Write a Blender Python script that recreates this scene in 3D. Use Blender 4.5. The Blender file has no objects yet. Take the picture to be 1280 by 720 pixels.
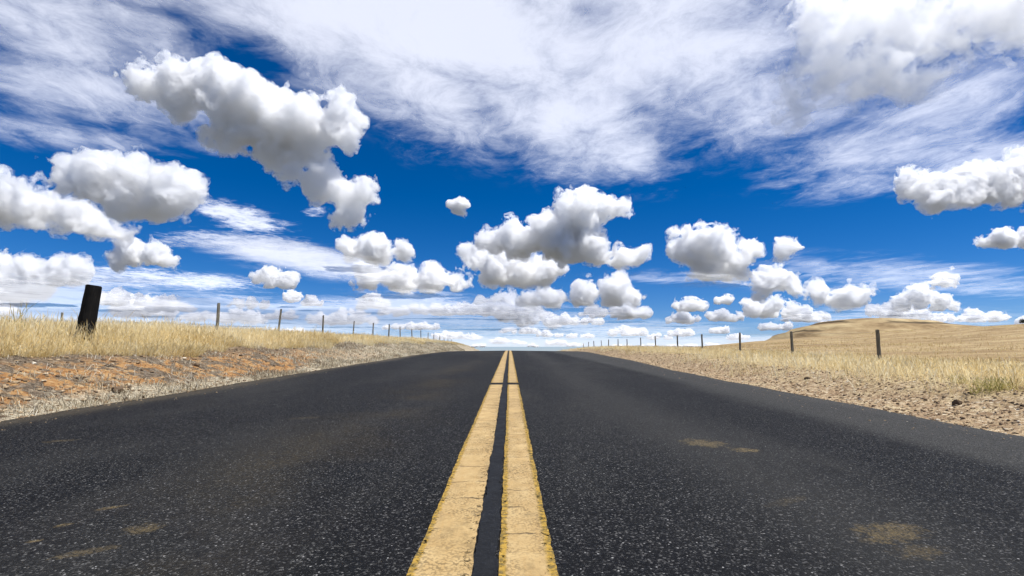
import bpy, math, numpy as np
from mathutils import Vector
R = math.radians
sc = bpy.context.scene
COL = sc.collection

# ------------------------------------------------------------------ camera
F, CX, CY = 640.0, 640.0, 360.0
cam_d = bpy.data.cameras.new('camera'); cam = bpy.data.objects.new('camera', cam_d); COL.objects.link(cam)
cam_d.sensor_width = 36; cam_d.lens = 18; cam_d.clip_start = .05; cam_d.clip_end = 400000
cam.location = (0.07, 0, 0.6); cam.rotation_euler = (R(90) + math.atan(82 / F), 0, -R(0.27)); sc.camera = cam

# ------------------------------------------------------------------ sky, sun, exposure
SUN_EL, SUN_AZ = R(64), R(100)
w = bpy.data.worlds.new("World"); sc.world = w; w.use_nodes = True
wt = w.node_tree; bg = wt.nodes['Background']
sky = wt.nodes.new('ShaderNodeTexSky'); sky.sky_type = 'NISHITA'; sky.sun_disc = False
sky.sun_elevation = SUN_EL; sky.sun_rotation = SUN_AZ
sky.ozone_density = 8; sky.air_density = .7; sky.dust_density = 0
hs = wt.nodes.new('ShaderNodeHueSaturation'); hs.inputs['Saturation'].default_value = 1.3
tn = wt.nodes.new('ShaderNodeMix'); tn.data_type = 'RGBA'; tn.blend_type = 'MULTIPLY'; tn.inputs[0].default_value = 1; tn.inputs[7].default_value = (1, .92, 1.04, 1)
wt.links.new(sky.outputs[0], hs.inputs['Color']); wt.links.new(hs.outputs[0], tn.inputs[6]); wt.links.new(tn.outputs[2], bg.inputs[0])
bg.inputs[1].default_value = .07
sl = bpy.data.lights.new('sun', 'SUN'); sl.energy = 4.6; sl.angle = R(.5); sl.color = (1, .98, .95)
so = bpy.data.objects.new('sun', sl); COL.objects.link(so)
sd = Vector((math.sin(SUN_AZ) * math.cos(SUN_EL), math.cos(SUN_AZ) * math.cos(SUN_EL), math.sin(SUN_EL)))
so.rotation_euler = sd.to_track_quat('Z', 'Y').to_euler(); so.location = (0, 0, 50)
vs = sc.view_settings; vs.view_transform = 'Standard'; vs.look = 'None'; vs.gamma = 1; vs.use_curve_mapping = False
vs.exposure = 0.48
cy = sc.cycles
cy.use_denoising = True; cy.max_bounces = 32; cy.volume_bounces = 16; cy.diffuse_bounces = 3; cy.glossy_bounces = 2
cy.transmission_bounces = 3; cy.transparent_max_bounces = 32; cy.volume_step_rate = .6; cy.use_adaptive_sampling = True; cy.adaptive_threshold = .025
cy.sample_clamp_indirect = 6

# ------------------------------------------------------------------ helpers
rng = np.random.default_rng(11)
_L = np.random.default_rng(7).random((64, 64, 64)).astype(np.float32) * 2 - 1
def vnoise(p):
    i = np.floor(p).astype(np.int64); f = (p - i).astype(np.float32); u = f * f * f * (f * (f * 6 - 15) + 10)
    i0 = i & 63; i1 = (i + 1) & 63
    x0, y0, z0 = i0.T; x1, y1, z1 = i1.T; ux, uy, uz = u.T
    a = _L[x0, y0, z0]; a = a + (_L[x1, y0, z0] - a) * ux
    b = _L[x0, y1, z0]; b = b + (_L[x1, y1, z0] - b) * ux
    c = _L[x0, y0, z1]; c = c + (_L[x1, y0, z1] - c) * ux
    d = _L[x0, y1, z1]; d = d + (_L[x1, y1, z1] - d) * ux
    a = a + (b - a) * uy; c = c + (d - c) * uy
    return a + (c - a) * uz
_ROT = np.array([[.36, .48, -.8], [-.8, .6, 0], [.48, .64, .6]])
def billow(p, octs, gain=.5):
    s = 0; a = 1; t = 0
    for o in range(octs):
        s = s + a * (np.abs(vnoise(p)) * 2 - .7); t += a; a *= gain; p = p @ _ROT.T * 2.03 + 17.3
    return s / t
def fbm(p, octs, gain=.5):
    s = 0; a = 1; t = 0
    for o in range(octs):
        s = s + a * vnoise(p); t += a; a *= gain; p = p @ _ROT.T * 2.03 + 17.3
    return s / t
def n2(x, y, sc_, octs=3, off=0.):
    """fbm on the plane; SC_ is a wavelength in metres"""
    x, y = np.broadcast_arrays(np.asarray(x, float), np.asarray(y, float))
    p = np.stack([x.ravel() / sc_ + off, y.ravel() / sc_ + off * 1.7, np.full(x.size, off + .37)], 1)
    return fbm(p, octs).reshape(x.shape)
def sstep(a, b, x):
    t = np.clip((x - a) / (b - a), 0, 1); return t * t * (3 - 2 * t)
def mesh_np(name, V, Q, smooth=False):
    me = bpy.data.meshes.new(name); V = np.asarray(V, np.float32)
    me.vertices.add(len(V)); me.vertices.foreach_set('co', V.ravel())
    k = Q.shape[1]; me.loops.add(len(Q) * k); me.polygons.add(len(Q))
    me.loops.foreach_set('vertex_index', Q.astype(np.int32).ravel())
    me.polygons.foreach_set('loop_start', np.arange(0, len(Q) * k, k, dtype=np.int32))
    me.update(calc_edges=True)
    me.polygons.foreach_set('use_smooth', np.full(len(Q), smooth))
    return me
def obj(name, me, mat=None, parent=None, **props):
    o = bpy.data.objects.new(name, me); COL.objects.link(o)
    if mat is not None and me is not None: me.materials.append(mat)
    if parent is not None: o.parent = parent
    for k, v in props.items(): o[k] = v
    return o
def attr(me, name, vals):
    a = me.attributes.new(name, 'FLOAT', 'POINT'); a.data.foreach_set('value', np.asarray(vals, np.float32))
def grid_faces(nx, ny):
    i = np.arange(nx - 1)[:, None] * ny + np.arange(ny - 1)[None]
    i = i.ravel(); return np.stack([i, i + ny, i + ny + 1, i + 1], 1)

class NT:
    """small node-tree writer"""
    def __init__(s, name):
        s.m = bpy.data.materials.new(name); s.m.use_nodes = True; s.t = s.m.node_tree; s.t.nodes.clear()
        s.out = s.n('ShaderNodeOutputMaterial')
    def n(s, kind, **kw):
        nd = s.t.nodes.new(kind)
        for k, v in kw.items(): setattr(nd, k, v)
        return nd
    def put(s, sock, v):
        if hasattr(v, 'is_output') or isinstance(v, bpy.types.NodeSocket): s.t.links.new(v, sock)
        else:
            if sock.type == 'RGBA' and len(v) == 3: v = (*v, 1)
            sock.default_value = v
    def math(s, op, a, b=0., c=None, clamp=False):
        nd = s.n('ShaderNodeMath', operation=op); nd.use_clamp = clamp
        s.put(nd.inputs[0], a); s.put(nd.inputs[1], b)
        if c is not None: s.put(nd.inputs[2], c)
        return nd.outputs[0]
    def mix(s, f, a, b, mode='MIX'):
        nd = s.n('ShaderNodeMix', data_type='RGBA', blend_type=mode)
        s.put(nd.inputs[0], f); s.put(nd.inputs[6], a); s.put(nd.inputs[7], b); return nd.outputs[2]
    def ramp(s, v, stops, interp='LINEAR'):
        nd = s.n('ShaderNodeValToRGB'); e = nd.color_ramp.elements; nd.color_ramp.interpolation = interp
        while len(e) < len(stops): e.new(.5)
        for i, (p, c) in enumerate(stops):
            e[i].position = p; e[i].color = (*c, 1) if hasattr(c, '__len__') else (c, c, c, 1)
        s.put(nd.inputs[0], v); return nd.outputs[0]
    def rng(s, v, a, b, lo=0., hi=1., smooth=False):
        nd = s.n('ShaderNodeMapRange'); nd.interpolation_type = 'SMOOTHSTEP' if smooth else 'LINEAR'
        for i, q in enumerate((v, a, b, lo, hi)): s.put(nd.inputs[i], q)
        return nd.outputs[0]
    def pos(s): return s.n('ShaderNodeTexCoord').outputs['Object']
    def scale(s, v, k):
        nd = s.n('ShaderNodeVectorMath', operation='MULTIPLY'); s.put(nd.inputs[0], v); nd.inputs[1].default_value = k if hasattr(k, '__len__') else (k, k, k); return nd.outputs[0]
    def noise(s, v, sc_, detail=4, rough=.55, dist=0.):
        nd = s.n('ShaderNodeTexNoise'); s.put(nd.inputs['Vector'], v); nd.inputs['Scale'].default_value = sc_
        nd.inputs['Detail'].default_value = detail; nd.inputs['Roughness'].default_value = rough; nd.inputs['Distortion'].default_value = dist
        return nd.outputs[0]
    def voro(s, v, sc_, feature='F1', out='Distance', rand=1.):
        nd = s.n('ShaderNodeTexVoronoi', feature=feature); s.put(nd.inputs['Vector'], v); nd.inputs['Scale'].default_value = sc_
        nd.inputs['Randomness'].default_value = rand; return nd.outputs[out]
    def sep(s, v):
        nd = s.n('ShaderNodeSeparateXYZ'); s.put(nd.inputs[0], v); return nd.outputs
    def bump(s, h, dist, strength=1.):
        nd = s.n('ShaderNodeBump'); nd.inputs['Strength'].default_value = strength; nd.inputs['Distance'].default_value = dist
        s.put(nd.inputs['Height'], h); return nd.outputs[0]
    def bsdf(s, col, rough=.8, normal=None, spec=.3, link=True):
        nd = s.n('ShaderNodeBsdfPrincipled'); s.put(nd.inputs['Base Color'], col); s.put(nd.inputs['Roughness'], rough)
        nd.inputs['Specular IOR Level'].default_value = spec
        if normal is not None: s.t.links.new(normal, nd.inputs['Normal'])
        if link: s.t.links.new(nd.outputs[0], s.out.inputs[0])
        return nd.outputs[0]
    def surf(s, sh): s.t.links.new(sh, s.out.inputs[0])
    def at(s, name): return s.n('ShaderNodeAttribute', attribute_name=name).outputs['Fac']
    def mixsh(s, f, a, b):
        nd = s.n('ShaderNodeMixShader'); s.put(nd.inputs[0], f); s.t.links.new(a, nd.inputs[1]); s.t.links.new(b, nd.inputs[2]); return nd.outputs[0]

# ------------------------------------------------------------------ lie of the land
SL = .0266                                        # the road climbs to a crest about 40 m ahead
def prof(y, y0, c, smin=-.045):
    y = np.asarray(y, float); t = np.maximum(y - y0, 0)
    tm = (SL - smin) / (2 * c); q = np.minimum(t, tm)
    z = SL * np.maximum(y, -40) - c * q * q - 2 * c * tm * np.maximum(t - tm, 0)
    return np.where(z > -6, z, -6 - 4 * (1 - np.exp(-(-6 - z).clip(0) / 4)))
def z_road(x, y): return prof(y, 18, .00047) - .011 * np.abs(x)
LE, RE = -3.97, 3.52                              # the two edges of the asphalt
def edge_l(y): return LE + .05 * n2(0, y, 1.1, 4, 3.1) + .05 * n2(0, y, 7, 2, 9.) + .035 * n2(0, y, .3, 3, 41.)
def widen(y): return .5 * sstep(9, 18, y) + 1.1 * sstep(18, 38, y)
def edge_r(y): return RE - .05 + widen(y) + .05 * n2(0, y, 1.3, 4, 5.1) + .05 * n2(0, y, 8, 2, 4.) + .035 * n2(0, y, .3, 3, 44.)
def z_ground(x, y, fine=True):
    x, y = np.broadcast_arrays(np.asarray(x, float), np.asarray(y, float))
    zr = z_road(x, y); xr = x
    x = np.where(x > 0, x - widen(y) * (1 - sstep(9, 14, x)), x)
    lat = -x
    hl = np.interp(lat, [0, 3.9, 4.3, 5.0, 5.9, 6.6, 8, 10, 15, 20, 40, 60, 200], [-.06, -.06, -.03, .1, .34, .46, .54, .65, .8, .87, .88, .5, -3])
    zl = prof(y, 30, .0004) + hl
    hr = np.interp(x, [0, 3.5, 3.8, 4.6, 5.2, 8, 12, 18, 24, 30, 45, 55, 75, 140, 400], [-.06, -.06, -.03, .12, .12, .02, -.06, -.06, .1, .36, 1.4, 2.5, 3.6, 3.4, 0])
    gq = sstep(4.5, 10, x); zg = prof(y, 18, .00047) * (1 - gq) + prof(y, 22, .00025) * gq + hr
    z = np.where(x < 0, zl, zg)
    kb = np.where(x < 0, sstep(3.9, 5.2, lat), sstep(3.45, 4.6, x))
    road = zr - .07
    z = road * (1 - kb) + z * kb
    off = np.where(x < 0, sstep(4.0, 4.5, lat), sstep(3.55, 4.0, x))
    z = z + .14 * off * n2(x, y, 9, 2, 2.) * sstep(4.5, 8, np.abs(x))
    if fine:
        bankm = off * np.where(x < 0, 1 - .6 * sstep(6.2, 7.5, lat), 1 - .5 * sstep(5, 6, x))
        near = 1 - sstep(60, 140, np.abs(y) + np.abs(x))
        amp = np.where(x < 0, 1., .55)
        z = z + near * bankm * amp * (.075 * n2(x, y, .9, 3, 6.) + .045 * np.abs(n2(x, y, .22, 3, 8.)))
        # a broken lip of matted thatch and earth at the edge of the asphalt
        lip = sstep(0, .06, np.where(x < 0, edge_l(y) - .12 - .16 * np.abs(n2(0, y, .7, 3, 1.)) - x, xr - edge_r(y) - .1 - .2 * np.abs(n2(0, y, .6, 3, 12.))))
        z = z + near * lip * np.where(x < 0, .055 + .05 * sstep(10, 16, y), .02) * (.6 + .8 * n2(x, y, 1.7, 2, 3.))
    return z

def spaced(segs):
    out = []
    for a, b, h in segs: out.append(np.arange(a, b - 1e-9, h))
    return np.concatenate(out + [[segs[-1][1]]])
def geo(a, b, n, h0):
    """n steps from a out to b, the first one h0 long"""
    t = np.linspace(0, 1, n + 1)[1:]; return a + np.sign(b - a) * (h0 * n * t + (abs(b - a) - h0 * n) * t ** 4)
xs = np.concatenate([geo(-14, -120000, 70, .5)[::-1], spaced([(-14, -9, .25), (-9, -6.4, .09), (-6.4, -3.8, .045), (-3.8, 3.3, .6), (3.3, 6, .045), (6, 9, .1), (9, 14, .25)]), geo(14, 120000, 70, .5)])
ys = np.concatenate([geo(2.5, -3000, 22, .6)[::-1], spaced([(2.5, 12, .05), (12, 22, .1), (22, 45, .22), (45, 90, .6)]), geo(90, 150000, 70, 1.5)])

# ------------------------------------------------------------------ ground
m = NT('dry_field'); P = m.pos(); X, Y, Z = m.sep(P)
big = m.noise(P, .35, 5, .6); mid = m.noise(P, 2.2, 6, .65); fin = m.noise(P, 26, 6, .7); med = m.noise(P, 7, 5, .6)
vf = m.voro(P, 42, 'F1', 'Color'); vfx = m.sep(vf)[0]
thatch = m.ramp(fin, [(.3, (.1, .075, .05)), (.45, (.3, .245, .165)), (.58, (.52, .45, .32)), (.72, (.7, .62, .46))])
soil = m.ramp(m.noise(P, 11, 6, .7), [(.3, (.11, .052, .024)), (.45, (.31, .155, .058)), (.66, (.5, .32, .14))])
mulch_shade = m.ramp(m.noise(P, 17, 6, .75), [(.32, (.04, .031, .022)), (.5, (.135, .102, .07)), (.68, (.31, .245, .17))])
lat = m.math('MULTIPLY', X, -1.)
up = m.math('ADD', lat, m.math('MULTIPLY', m.math('SUBTRACT', big, .5), 1.6))
bank_l = m.rng(up, 4.5, 4.72, smooth=True)
soilmask = m.math('MULTIPLY', m.rng(m.math('ADD', mid, m.math('MULTIPLY', m.math('SUBTRACT', med, .5), .6)), .45, .52), m.rng(Y, 26., 15.))
left_bank = m.mix(bank_l, thatch, m.mix(m.rng(m.noise(P, 5.5, 6, .75), .56, .66, 0., .8), m.mix(soilmask, mulch_shade, soil), thatch))
left_bank = m.mix(m.math('MULTIPLY', m.rng(Y, 11., 19., smooth=True), .8), left_bank, thatch)
gravel = m.ramp(vfx, [(.0, (.12, .075, .04)), (.25, (.29, .2, .11)), (.6, (.43, .315, .18)), (.85, (.54, .42, .26)), (1., (.7, .6, .43))])
gravel = m.mix(m.rng(fin, .45, .65, 0., .6), gravel, (.5, .34, .2))
gravel = m.mix(m.rng(med, .5, .66, 0., .7), gravel, (.24, .15, .085))
gravel = m.mix(m.rng(m.noise(m.scale(P, (1, .5, 1)), 4.5, 6, .75), .54, .66, 0., .8), gravel, (.6, .48, .28))
straw = m.ramp(m.noise(P, 9, 7, .75), [(.3, (.2, .14, .07)), (.45, (.46, .35, .18)), (.6, (.62, .5, .28)), (.75, (.74, .63, .4))])
fieldcol = m.ramp(m.noise(m.scale(P, (1, .35, 1)), .22, 6, .65), [(.32, (.34, .24, .115)), (.5, (.5, .38, .2)), (.68, (.64, .52, .3))])
fieldcol = m.mix(m.rng(m.noise(P, 3.2, 7, .75), .4, .62, 0., .75), fieldcol, straw)
lm = m.rng(m.math('ADD', lat, m.math('MULTIPLY', m.math('SUBTRACT', mid, .5), .7)), 5.95, 6.25)
Xw = m.math('SUBTRACT', X, m.math('ADD', m.rng(Y, 9., 18., 0., .5, True), m.rng(Y, 18., 38., 0., 1.1, True)))
rm = m.rng(m.math('ADD', Xw, m.math('MULTIPLY', m.math('SUBTRACT', mid, .5), 2.6)), 4.25, 5.2)
left_bank = m.mix(m.rng(up, 5.35, 5.8, 0., .85), left_bank, mulch_shade)  # dark band: shade of the overhanging grass painted in, together with dead litter
brown = m.ramp(m.noise(m.scale(P, (.5, 1, 1)), .5, 7, .72), [(.34, (.17, .105, .05)), (.5, (.33, .225, .11)), (.66, (.52, .4, .22))])
fieldcol = m.mix(m.rng(X, 9., 15., 0., .8), fieldcol, brown)
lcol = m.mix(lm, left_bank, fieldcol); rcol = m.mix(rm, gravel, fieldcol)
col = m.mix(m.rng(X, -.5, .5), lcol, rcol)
dist = m.n('ShaderNodeVectorMath', operation='LENGTH'); m.put(dist.inputs[0], P)
plain = m.ramp(m.noise(P, .0012, 6, .6), [(.35, (.06, .062, .05)), (.5, (.11, .105, .085)), (.65, (.2, .175, .13))])
col = m.mix(m.rng(dist.outputs['Value'], 180., 700.), col, plain)
hgt = m.math('ADD', m.math('MULTIPLY', fin, .5), m.math('ADD', m.math('MULTIPLY', vfx, .35), m.math('MULTIPLY', med, .6)))
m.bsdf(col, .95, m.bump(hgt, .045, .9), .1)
ground_mat = m.m
GX, GY = np.meshgrid(xs, ys, indexing='ij')
GZ = z_ground(GX, GY)
gme = mesh_np('ground', np.stack([GX.ravel(), GY.ravel(), GZ.ravel()], 1), grid_faces(len(xs), len(ys)), True)
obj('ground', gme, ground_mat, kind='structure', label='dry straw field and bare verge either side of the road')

# ------------------------------------------------------------------ hill behind the right field
hx = np.linspace(60, 460, 200); hy = np.linspace(215, 520, 150)
HX, HY = np.meshgrid(hx, hy, indexing='ij')
az = (HX / HY)
crest = np.interp(HX * 330 / 330, [60, 140, 168, 182, 196, 212, 224, 240, 262, 285, 302, 330, 400, 460], [-10, -6, 6., 15.5, 20.2, 22.8, 23.8, 23.6, 21.6, 19.4, 14, 6, -4, -8])
ridge = np.exp(-((HY - 330) / 75.) ** 2)
HZ = -11 + (crest + 11) * ridge + 1.1 * n2(HX, HY, 40, 3, 4.) * ridge
stp = 4.2; q = HZ / stp + .5 * n2(HX, HY, 60, 2, 1.); fr = q - np.floor(q)
HZ = HZ + stp * .32 * (sstep(.62, .95, fr) - fr)
m = NT('dry_hill'); P = m.pos(); X, Y, Z = m.sep(P)
nrm = m.sep(m.n('ShaderNodeNewGeometry').outputs['Normal'])[2]
hc = m.ramp(m.noise(m.scale(P, (.6, .6, 2.2)), .06, 9, .74), [(.34, (.17, .11, .055)), (.48, (.33, .235, .12)), (.62, (.5, .385, .21))])
band = m.math('FRACT', m.math('MULTIPLY', m.math('ADD', Z, m.math('MULTIPLY', m.noise(P, .02, 4), 9.)), .19))
scar = m.math('MULTIPLY', m.rng(m.math('ABSOLUTE', m.math('SUBTRACT', band, .5)), .17, .08), m.rng(m.noise(m.scale(P, (.5, .6, 1)), .03, 4), .43, .5))
hc = m.mix(m.math('MULTIPLY', scar, .85), hc, (.05, .036, .022))
m.bsdf(hc, .95, m.bump(m.noise(P, .5, 8, .7), .8, .6), .1)
obj('hill', mesh_np('hill', np.stack([HX.ravel(), HY.ravel(), HZ.ravel()], 1), grid_faces(len(hx), len(hy)), True), m.m,
    kind='structure', label='dry grassy hill with dark terraced scars behind the right fence')

# ------------------------------------------------------------------ road
ry = np.concatenate([np.arange(-12, 2, .25), np.arange(2, 30, .07), np.arange(30, 120, .5), np.arange(120, 400, 4.)])
inner = np.linspace(-1, 1, 27)
el, er = edge_l(ry), edge_r(ry)
RX = np.where(inner[:, None] < 0, -inner[:, None] * el[None], inner[:, None] * er[None])
RX = np.concatenate([(el - .035)[None], RX, (er + .035)[None]]); RY = np.broadcast_to(ry, RX.shape)
RZ = z_road(RX, RY) + .004 * n2(RX, RY, 1.2, 2, 7.); RZ[0] -= .11; RZ[-1] -= .11
m = NT('asphalt'); P = m.pos(); X, Y, Z = m.sep(P)
vn = m.n('ShaderNodeTexVoronoi'); m.put(vn.inputs['Vector'], P); vn.inputs['Scale'].default_value = 175
cr, cg, cb = m.sep(vn.outputs['Color'])
stone = m.ramp(cr, [(0., (.004, .0042, .0048)), (.48, (.0055, .0056, .0059)), (.78, (.013, .0129, .0127)), (.93, (.05, .049, .047)), (1., (.14, .135, .125))])
v2 = m.n('ShaderNodeTexVoronoi'); m.put(v2.inputs['Vector'], P); v2.inputs['Scale'].default_value = 112
c2 = m.sep(v2.outputs['Color'])
white = m.math('MULTIPLY', m.rng(c2[0], .97, .975), m.rng(v2.outputs['Distance'], .36, .28))
patch = m.noise(P, .9, 5, .6)
stone = m.mix(m.math('MULTIPLY', m.rng(m.noise(m.scale(P, (1, .35, 1)), .7, 6, .65), .48, .7), m.rng(cg, 0, 1, .1, .6)), stone, (.06, .057, .05))
stone = m.mix(m.rng(patch, .35, .7, 0., .55), stone, m.mix(.5, stone, (.006, .0065, .0075)))
stone = m.mix(m.math('MULTIPLY', white, m.rng(c2[1], 0, 1, .25, 1.)), stone, (.36, .35, .33))
wob = m.math('ADD', X, m.math('MULTIPLY', m.math('SUBTRACT', m.noise(m.scale(P, (1, .25, 1)), .5, 4), .5), .9))
def gauss(c, w_): return m.math('EXPONENT', m.math('MULTIPLY', m.math('POWER', m.math('DIVIDE', m.math('SUBTRACT', wob, c), w_), 2.), -1.))
fine_b = m.rng(m.noise(P, 55, 4, .7), .35, .65)
outer = m.math('MULTIPLY', m.rng(wob, 2.35, 2.75, smooth=True), m.rng(cg, .2, 1., .25, .8))
stone = m.mix(m.math('MULTIPLY', outer, .85), stone, (.085, .082, .073))
stone = m.mix(m.math('MULTIPLY', gauss(1.15, .35), .35), stone, (.05, .048, .043))
stone = m.mix(m.math('MULTIPLY', m.math('MULTIPLY', gauss(-.95, .34), m.rng(patch, .42, .6)), m.math('MULTIPLY', fine_b, .36)), stone, (.1, .075, .036))
stone = m.mix(m.math('MULTIPLY', gauss(-3.9, .25), .3), stone, (.2, .16, .1))
CAM = np.array(cam.location); MB = np.array(cam.rotation_euler.to_matrix()); RT, UP, FW = MB[:, 0], MB[:, 1], -MB[:, 2]
def ray(x, y): return FW + RT * (x - CX) / F + UP * (CY - y) / F
def on_road(x, y):
    d = ray(x, y); t = -CAM[2] / (d[2] - SL * d[1]); return CAM + d * t
# dried mud left by tyres: (a place on the road, length, width, turn)
for (px, py, ln, wd, tr, k) in [(140, 629, .05, .018, 35, .9), (80, 650, .04, .014, 35, .8), (43, 669, .025, .014, 35, .7), (178, 656, .05, .05, 0, .5), (105, 684, .08, .03, 35, .4), (1112, 660, .075, .14, 65, .6),
                             (1150, 682, .05, .1, 65, .35), (880, 551, .12, .13, 0, .75), (931, 559, .08, .055, 0, .9), (985, 622, .03, .12, 60, .2), (380, 520, .12, .06, 20, .25), (75, 545, .1, .05, 20, .35)]:
    c = on_road(px, py); a = R(tr) if px < 640 else -R(tr)
    dx = m.math('SUBTRACT', X, c[0]); dy = m.math('SUBTRACT', Y, c[1])
    u = m.math('ADD', m.math('MULTIPLY', dx, math.cos(a)), m.math('MULTIPLY', dy, math.sin(a)))
    v = m.math('SUBTRACT', m.math('MULTIPLY', dy, math.cos(a)), m.math('MULTIPLY', dx, math.sin(a)))
    d = m.math('ADD', m.math('POWER', m.math('DIVIDE', u, ln), 2.), m.math('POWER', m.math('DIVIDE', v, wd), 2.))
    d = m.math('ADD', d, m.math('ADD', m.math('MULTIPLY', m.math('SUBTRACT', m.noise(P, 17, 4, .6), .5), 4.2), m.math('MULTIPLY', m.math('SUBTRACT', m.noise(P, 45, 4, .75), .5), 4.2)))
    k_ = m.math('MULTIPLY', m.math('MULTIPLY', m.rng(d, 1.2, .1), m.rng(cg, .15, .8, .12, 1.)), k)
    stone = m.mix(k_, stone, (.17, .125, .058))
gap = m.rng(m.math('ABSOLUTE', m.math('SUBTRACT', X, .01)), .058, .046)
crackx = m.math('ADD', Y, m.math('MULTIPLY', m.math('SUBTRACT', m.noise(P, 1.4, 5, .6), .5), .25))
hgt = m.math('ADD', m.math('MULTIPLY', m.math('SUBTRACT', 1., vn.outputs['Distance']), .7), m.math('MULTIPLY', m.noise(P, 140, 3), .5))
m.bsdf(stone, m.rng(cb, 0, 1, .7, .95), m.bump(hgt, .005, .8), .12)
obj('road', mesh_np('road', np.stack([RX.ravel(), RY.ravel(), RZ.ravel()], 1), grid_faces(len(RX), len(ry))[:, ::-1], True), m.m,
    kind='structure', label='dark asphalt road climbing straight to a crest')

# painted lines: two pale yellow stripes with a black sealed strip between
def stripe_mat(name, x0, x1, seed, ragged_right):
    m = NT(name); P = m.pos(); X, Y, Z = m.sep(P)
    pn = m.noise(P, 9, 6, .65); col = m.ramp(pn, [(.3, (.38, .25, .1)), (.5, (.46, .315, .135)), (.72, (.55, .4, .19))])
    st = m.noise(m.scale(P, (6, .8, 1)), 7, 5, .7); col = m.mix(m.rng(st, .5, .75, 0., .5), col, (.4, .24, .08))
    col = m.mix(m.rng(m.noise(P, 70, 3), .62, .72, 0, .6), col, (.3, .19, .07))
    yy = m.math('ADD', Y, m.math('MULTIPLY', m.math('SUBTRACT', m.noise(P, 4, 4, .6), .5), .12))
    yy = m.math('ADD', yy, m.math('MULTIPLY', m.math('SUBTRACT', m.noise(P, 22, 4, .7), .5), .03))
    cell = m.n('ShaderNodeTexVoronoi', voronoi_dimensions='1D', feature='DISTANCE_TO_EDGE'); m.put(cell.inputs['W'], m.math('ADD', yy, seed)); cell.inputs['Scale'].default_value = 3.6
    part = m.rng(m.noise(m.scale(P, (1, .9, 1)), 5.5, 3), .44, .54)
    crack = m.math('MULTIPLY', m.rng(cell.outputs['Distance'], .021, .008), part)
    col = m.mix(m.math('MULTIPLY', crack, .85), col, (.05, .036, .02))
    pits = m.math('MULTIPLY', m.rng(m.voro(P, 115), .5, .62), m.rng(m.noise(P, 3.3, 5, .7), .42, .62)); col = m.mix(m.math('MULTIPLY', pits, .7), col, (.09, .065, .03))
    col = m.mix(m.rng(m.noise(m.scale(P, (1, .3, 1)), 2.2, 6, .7), .45, .7, 0., .45), col, (.3, .2, .085))
    smear = m.math('MULTIPLY', m.rng(m.noise(m.scale(P, (1, .6, 1)), 6.5, 6, .75), .57, .68), .6); col = m.mix(smear, col, (.2, .14, .06))
    e = m.math('MULTIPLY', m.math('SUBTRACT', m.noise(P, 30, 5, .75), .5), .035)
    # the old coat shows as an ochre rim
    rim_l = m.rng(m.math('ADD', X, e), x0 + .022, x0 + .014); rim_r = m.rng(m.math('ADD', X, e), x1 - .026, x1 - .014)
    rim = m.math('MAXIMUM', rim_l, rim_r) if ragged_right else rim_l
    col = m.mix(m.math('MULTIPLY', rim, .9), col, m.mix(m.rng(m.noise(P, 60, 4), .4, .6), (.42, .25, .03), (.12, .085, .02)))
    b = m.bsdf(col, .75, m.bump(m.math('ADD', m.math('MULTIPLY', m.noise(P, 60, 4, .6), 1.), m.math('MULTIPLY', crack, -2.)), .004, .6), .25, link=False)
    tr = m.n('ShaderNodeBsdfTransparent').outputs[0]
    chip = m.rng(m.noise(P, 48, 5, .8), .56, .6)
    zone = m.math('MAXIMUM', m.rng(X, x0 + .034, x0 + .012), m.rng(X, x1 - .05, x1 - .012))
    hole = m.math('MULTIPLY', chip, m.math('MULTIPLY', zone, 1.))
    hole = m.math('MAXIMUM', hole, m.rng(m.noise(P, 21, 5, .8), .7, .72))
    m.surf(m.mixsh(hole, b, tr)); return m.m
JY = on_road(637, 480)[1]
def stripe(name, x0, x1, mat, gap_at=None, lift=.005, rag=.006, seed=0, label=None):
    y = np.concatenate([np.arange(-3, 12, .02), np.arange(12, 30, .08), np.arange(30, 300, .4)])
    ra = rag * n2(0, y, .07, 4, 1. + seed) + rag * .8 * n2(0, y, .6, 2, 3. + seed); rb = rag * n2(0, y, .06, 4, 11. + seed) * 1.4 + rag * .8 * n2(0, y, .5, 2, 7. + seed)
    k = np.linspace(0, 1, 4)[:, None]; XX = (x0 + ra)[None] * (1 - k) + (x1 + rb)[None] * k; YY = np.broadcast_to(y, XX.shape)
    ZZ = z_road(XX, YY) + .004 * n2(XX, YY, 1.2, 2, 7.) + lift
    Fq = grid_faces(4, len(y))[:, ::-1]
    if gap_at is not None:
        yc = YY.ravel()[Fq].mean(1); Fq = Fq[np.abs(yc - gap_at) > .15]
    return obj(name, mesh_np(name, np.stack([XX.ravel(), YY.ravel(), ZZ.ravel()], 1), Fq, True), mat, kind='structure', label=label)
stripe('lane_marking', -.192, -.027, stripe_mat('yellow_paint', -.192, -.027, 0., False), JY, seed=0, label='pale yellow centre stripe, the wider one left of the black strip')
stripe('lane_marking', .044, .192, stripe_mat('yellow_paint_chipped', .044, .192, 5.3, True), JY, seed=20, label='pale yellow centre stripe with chipped ochre rim right of the black strip')
m = NT('black_sealer'); P = m.pos()
m.bsdf(m.ramp(m.noise(P, 40, 5, .7), [(.35, (.004, .0043, .005)), (.7, (.012, .0128, .0145))]), m.rng(m.noise(P, 12, 4), .3, .7, .7, .9), m.bump(m.noise(P, 90, 4), .003, .6), .25)
stripe('lane_marking', -.022, .036, m.m, None, .004, .011, 40, label='smooth black sealed strip between the yellow stripes')

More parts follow.
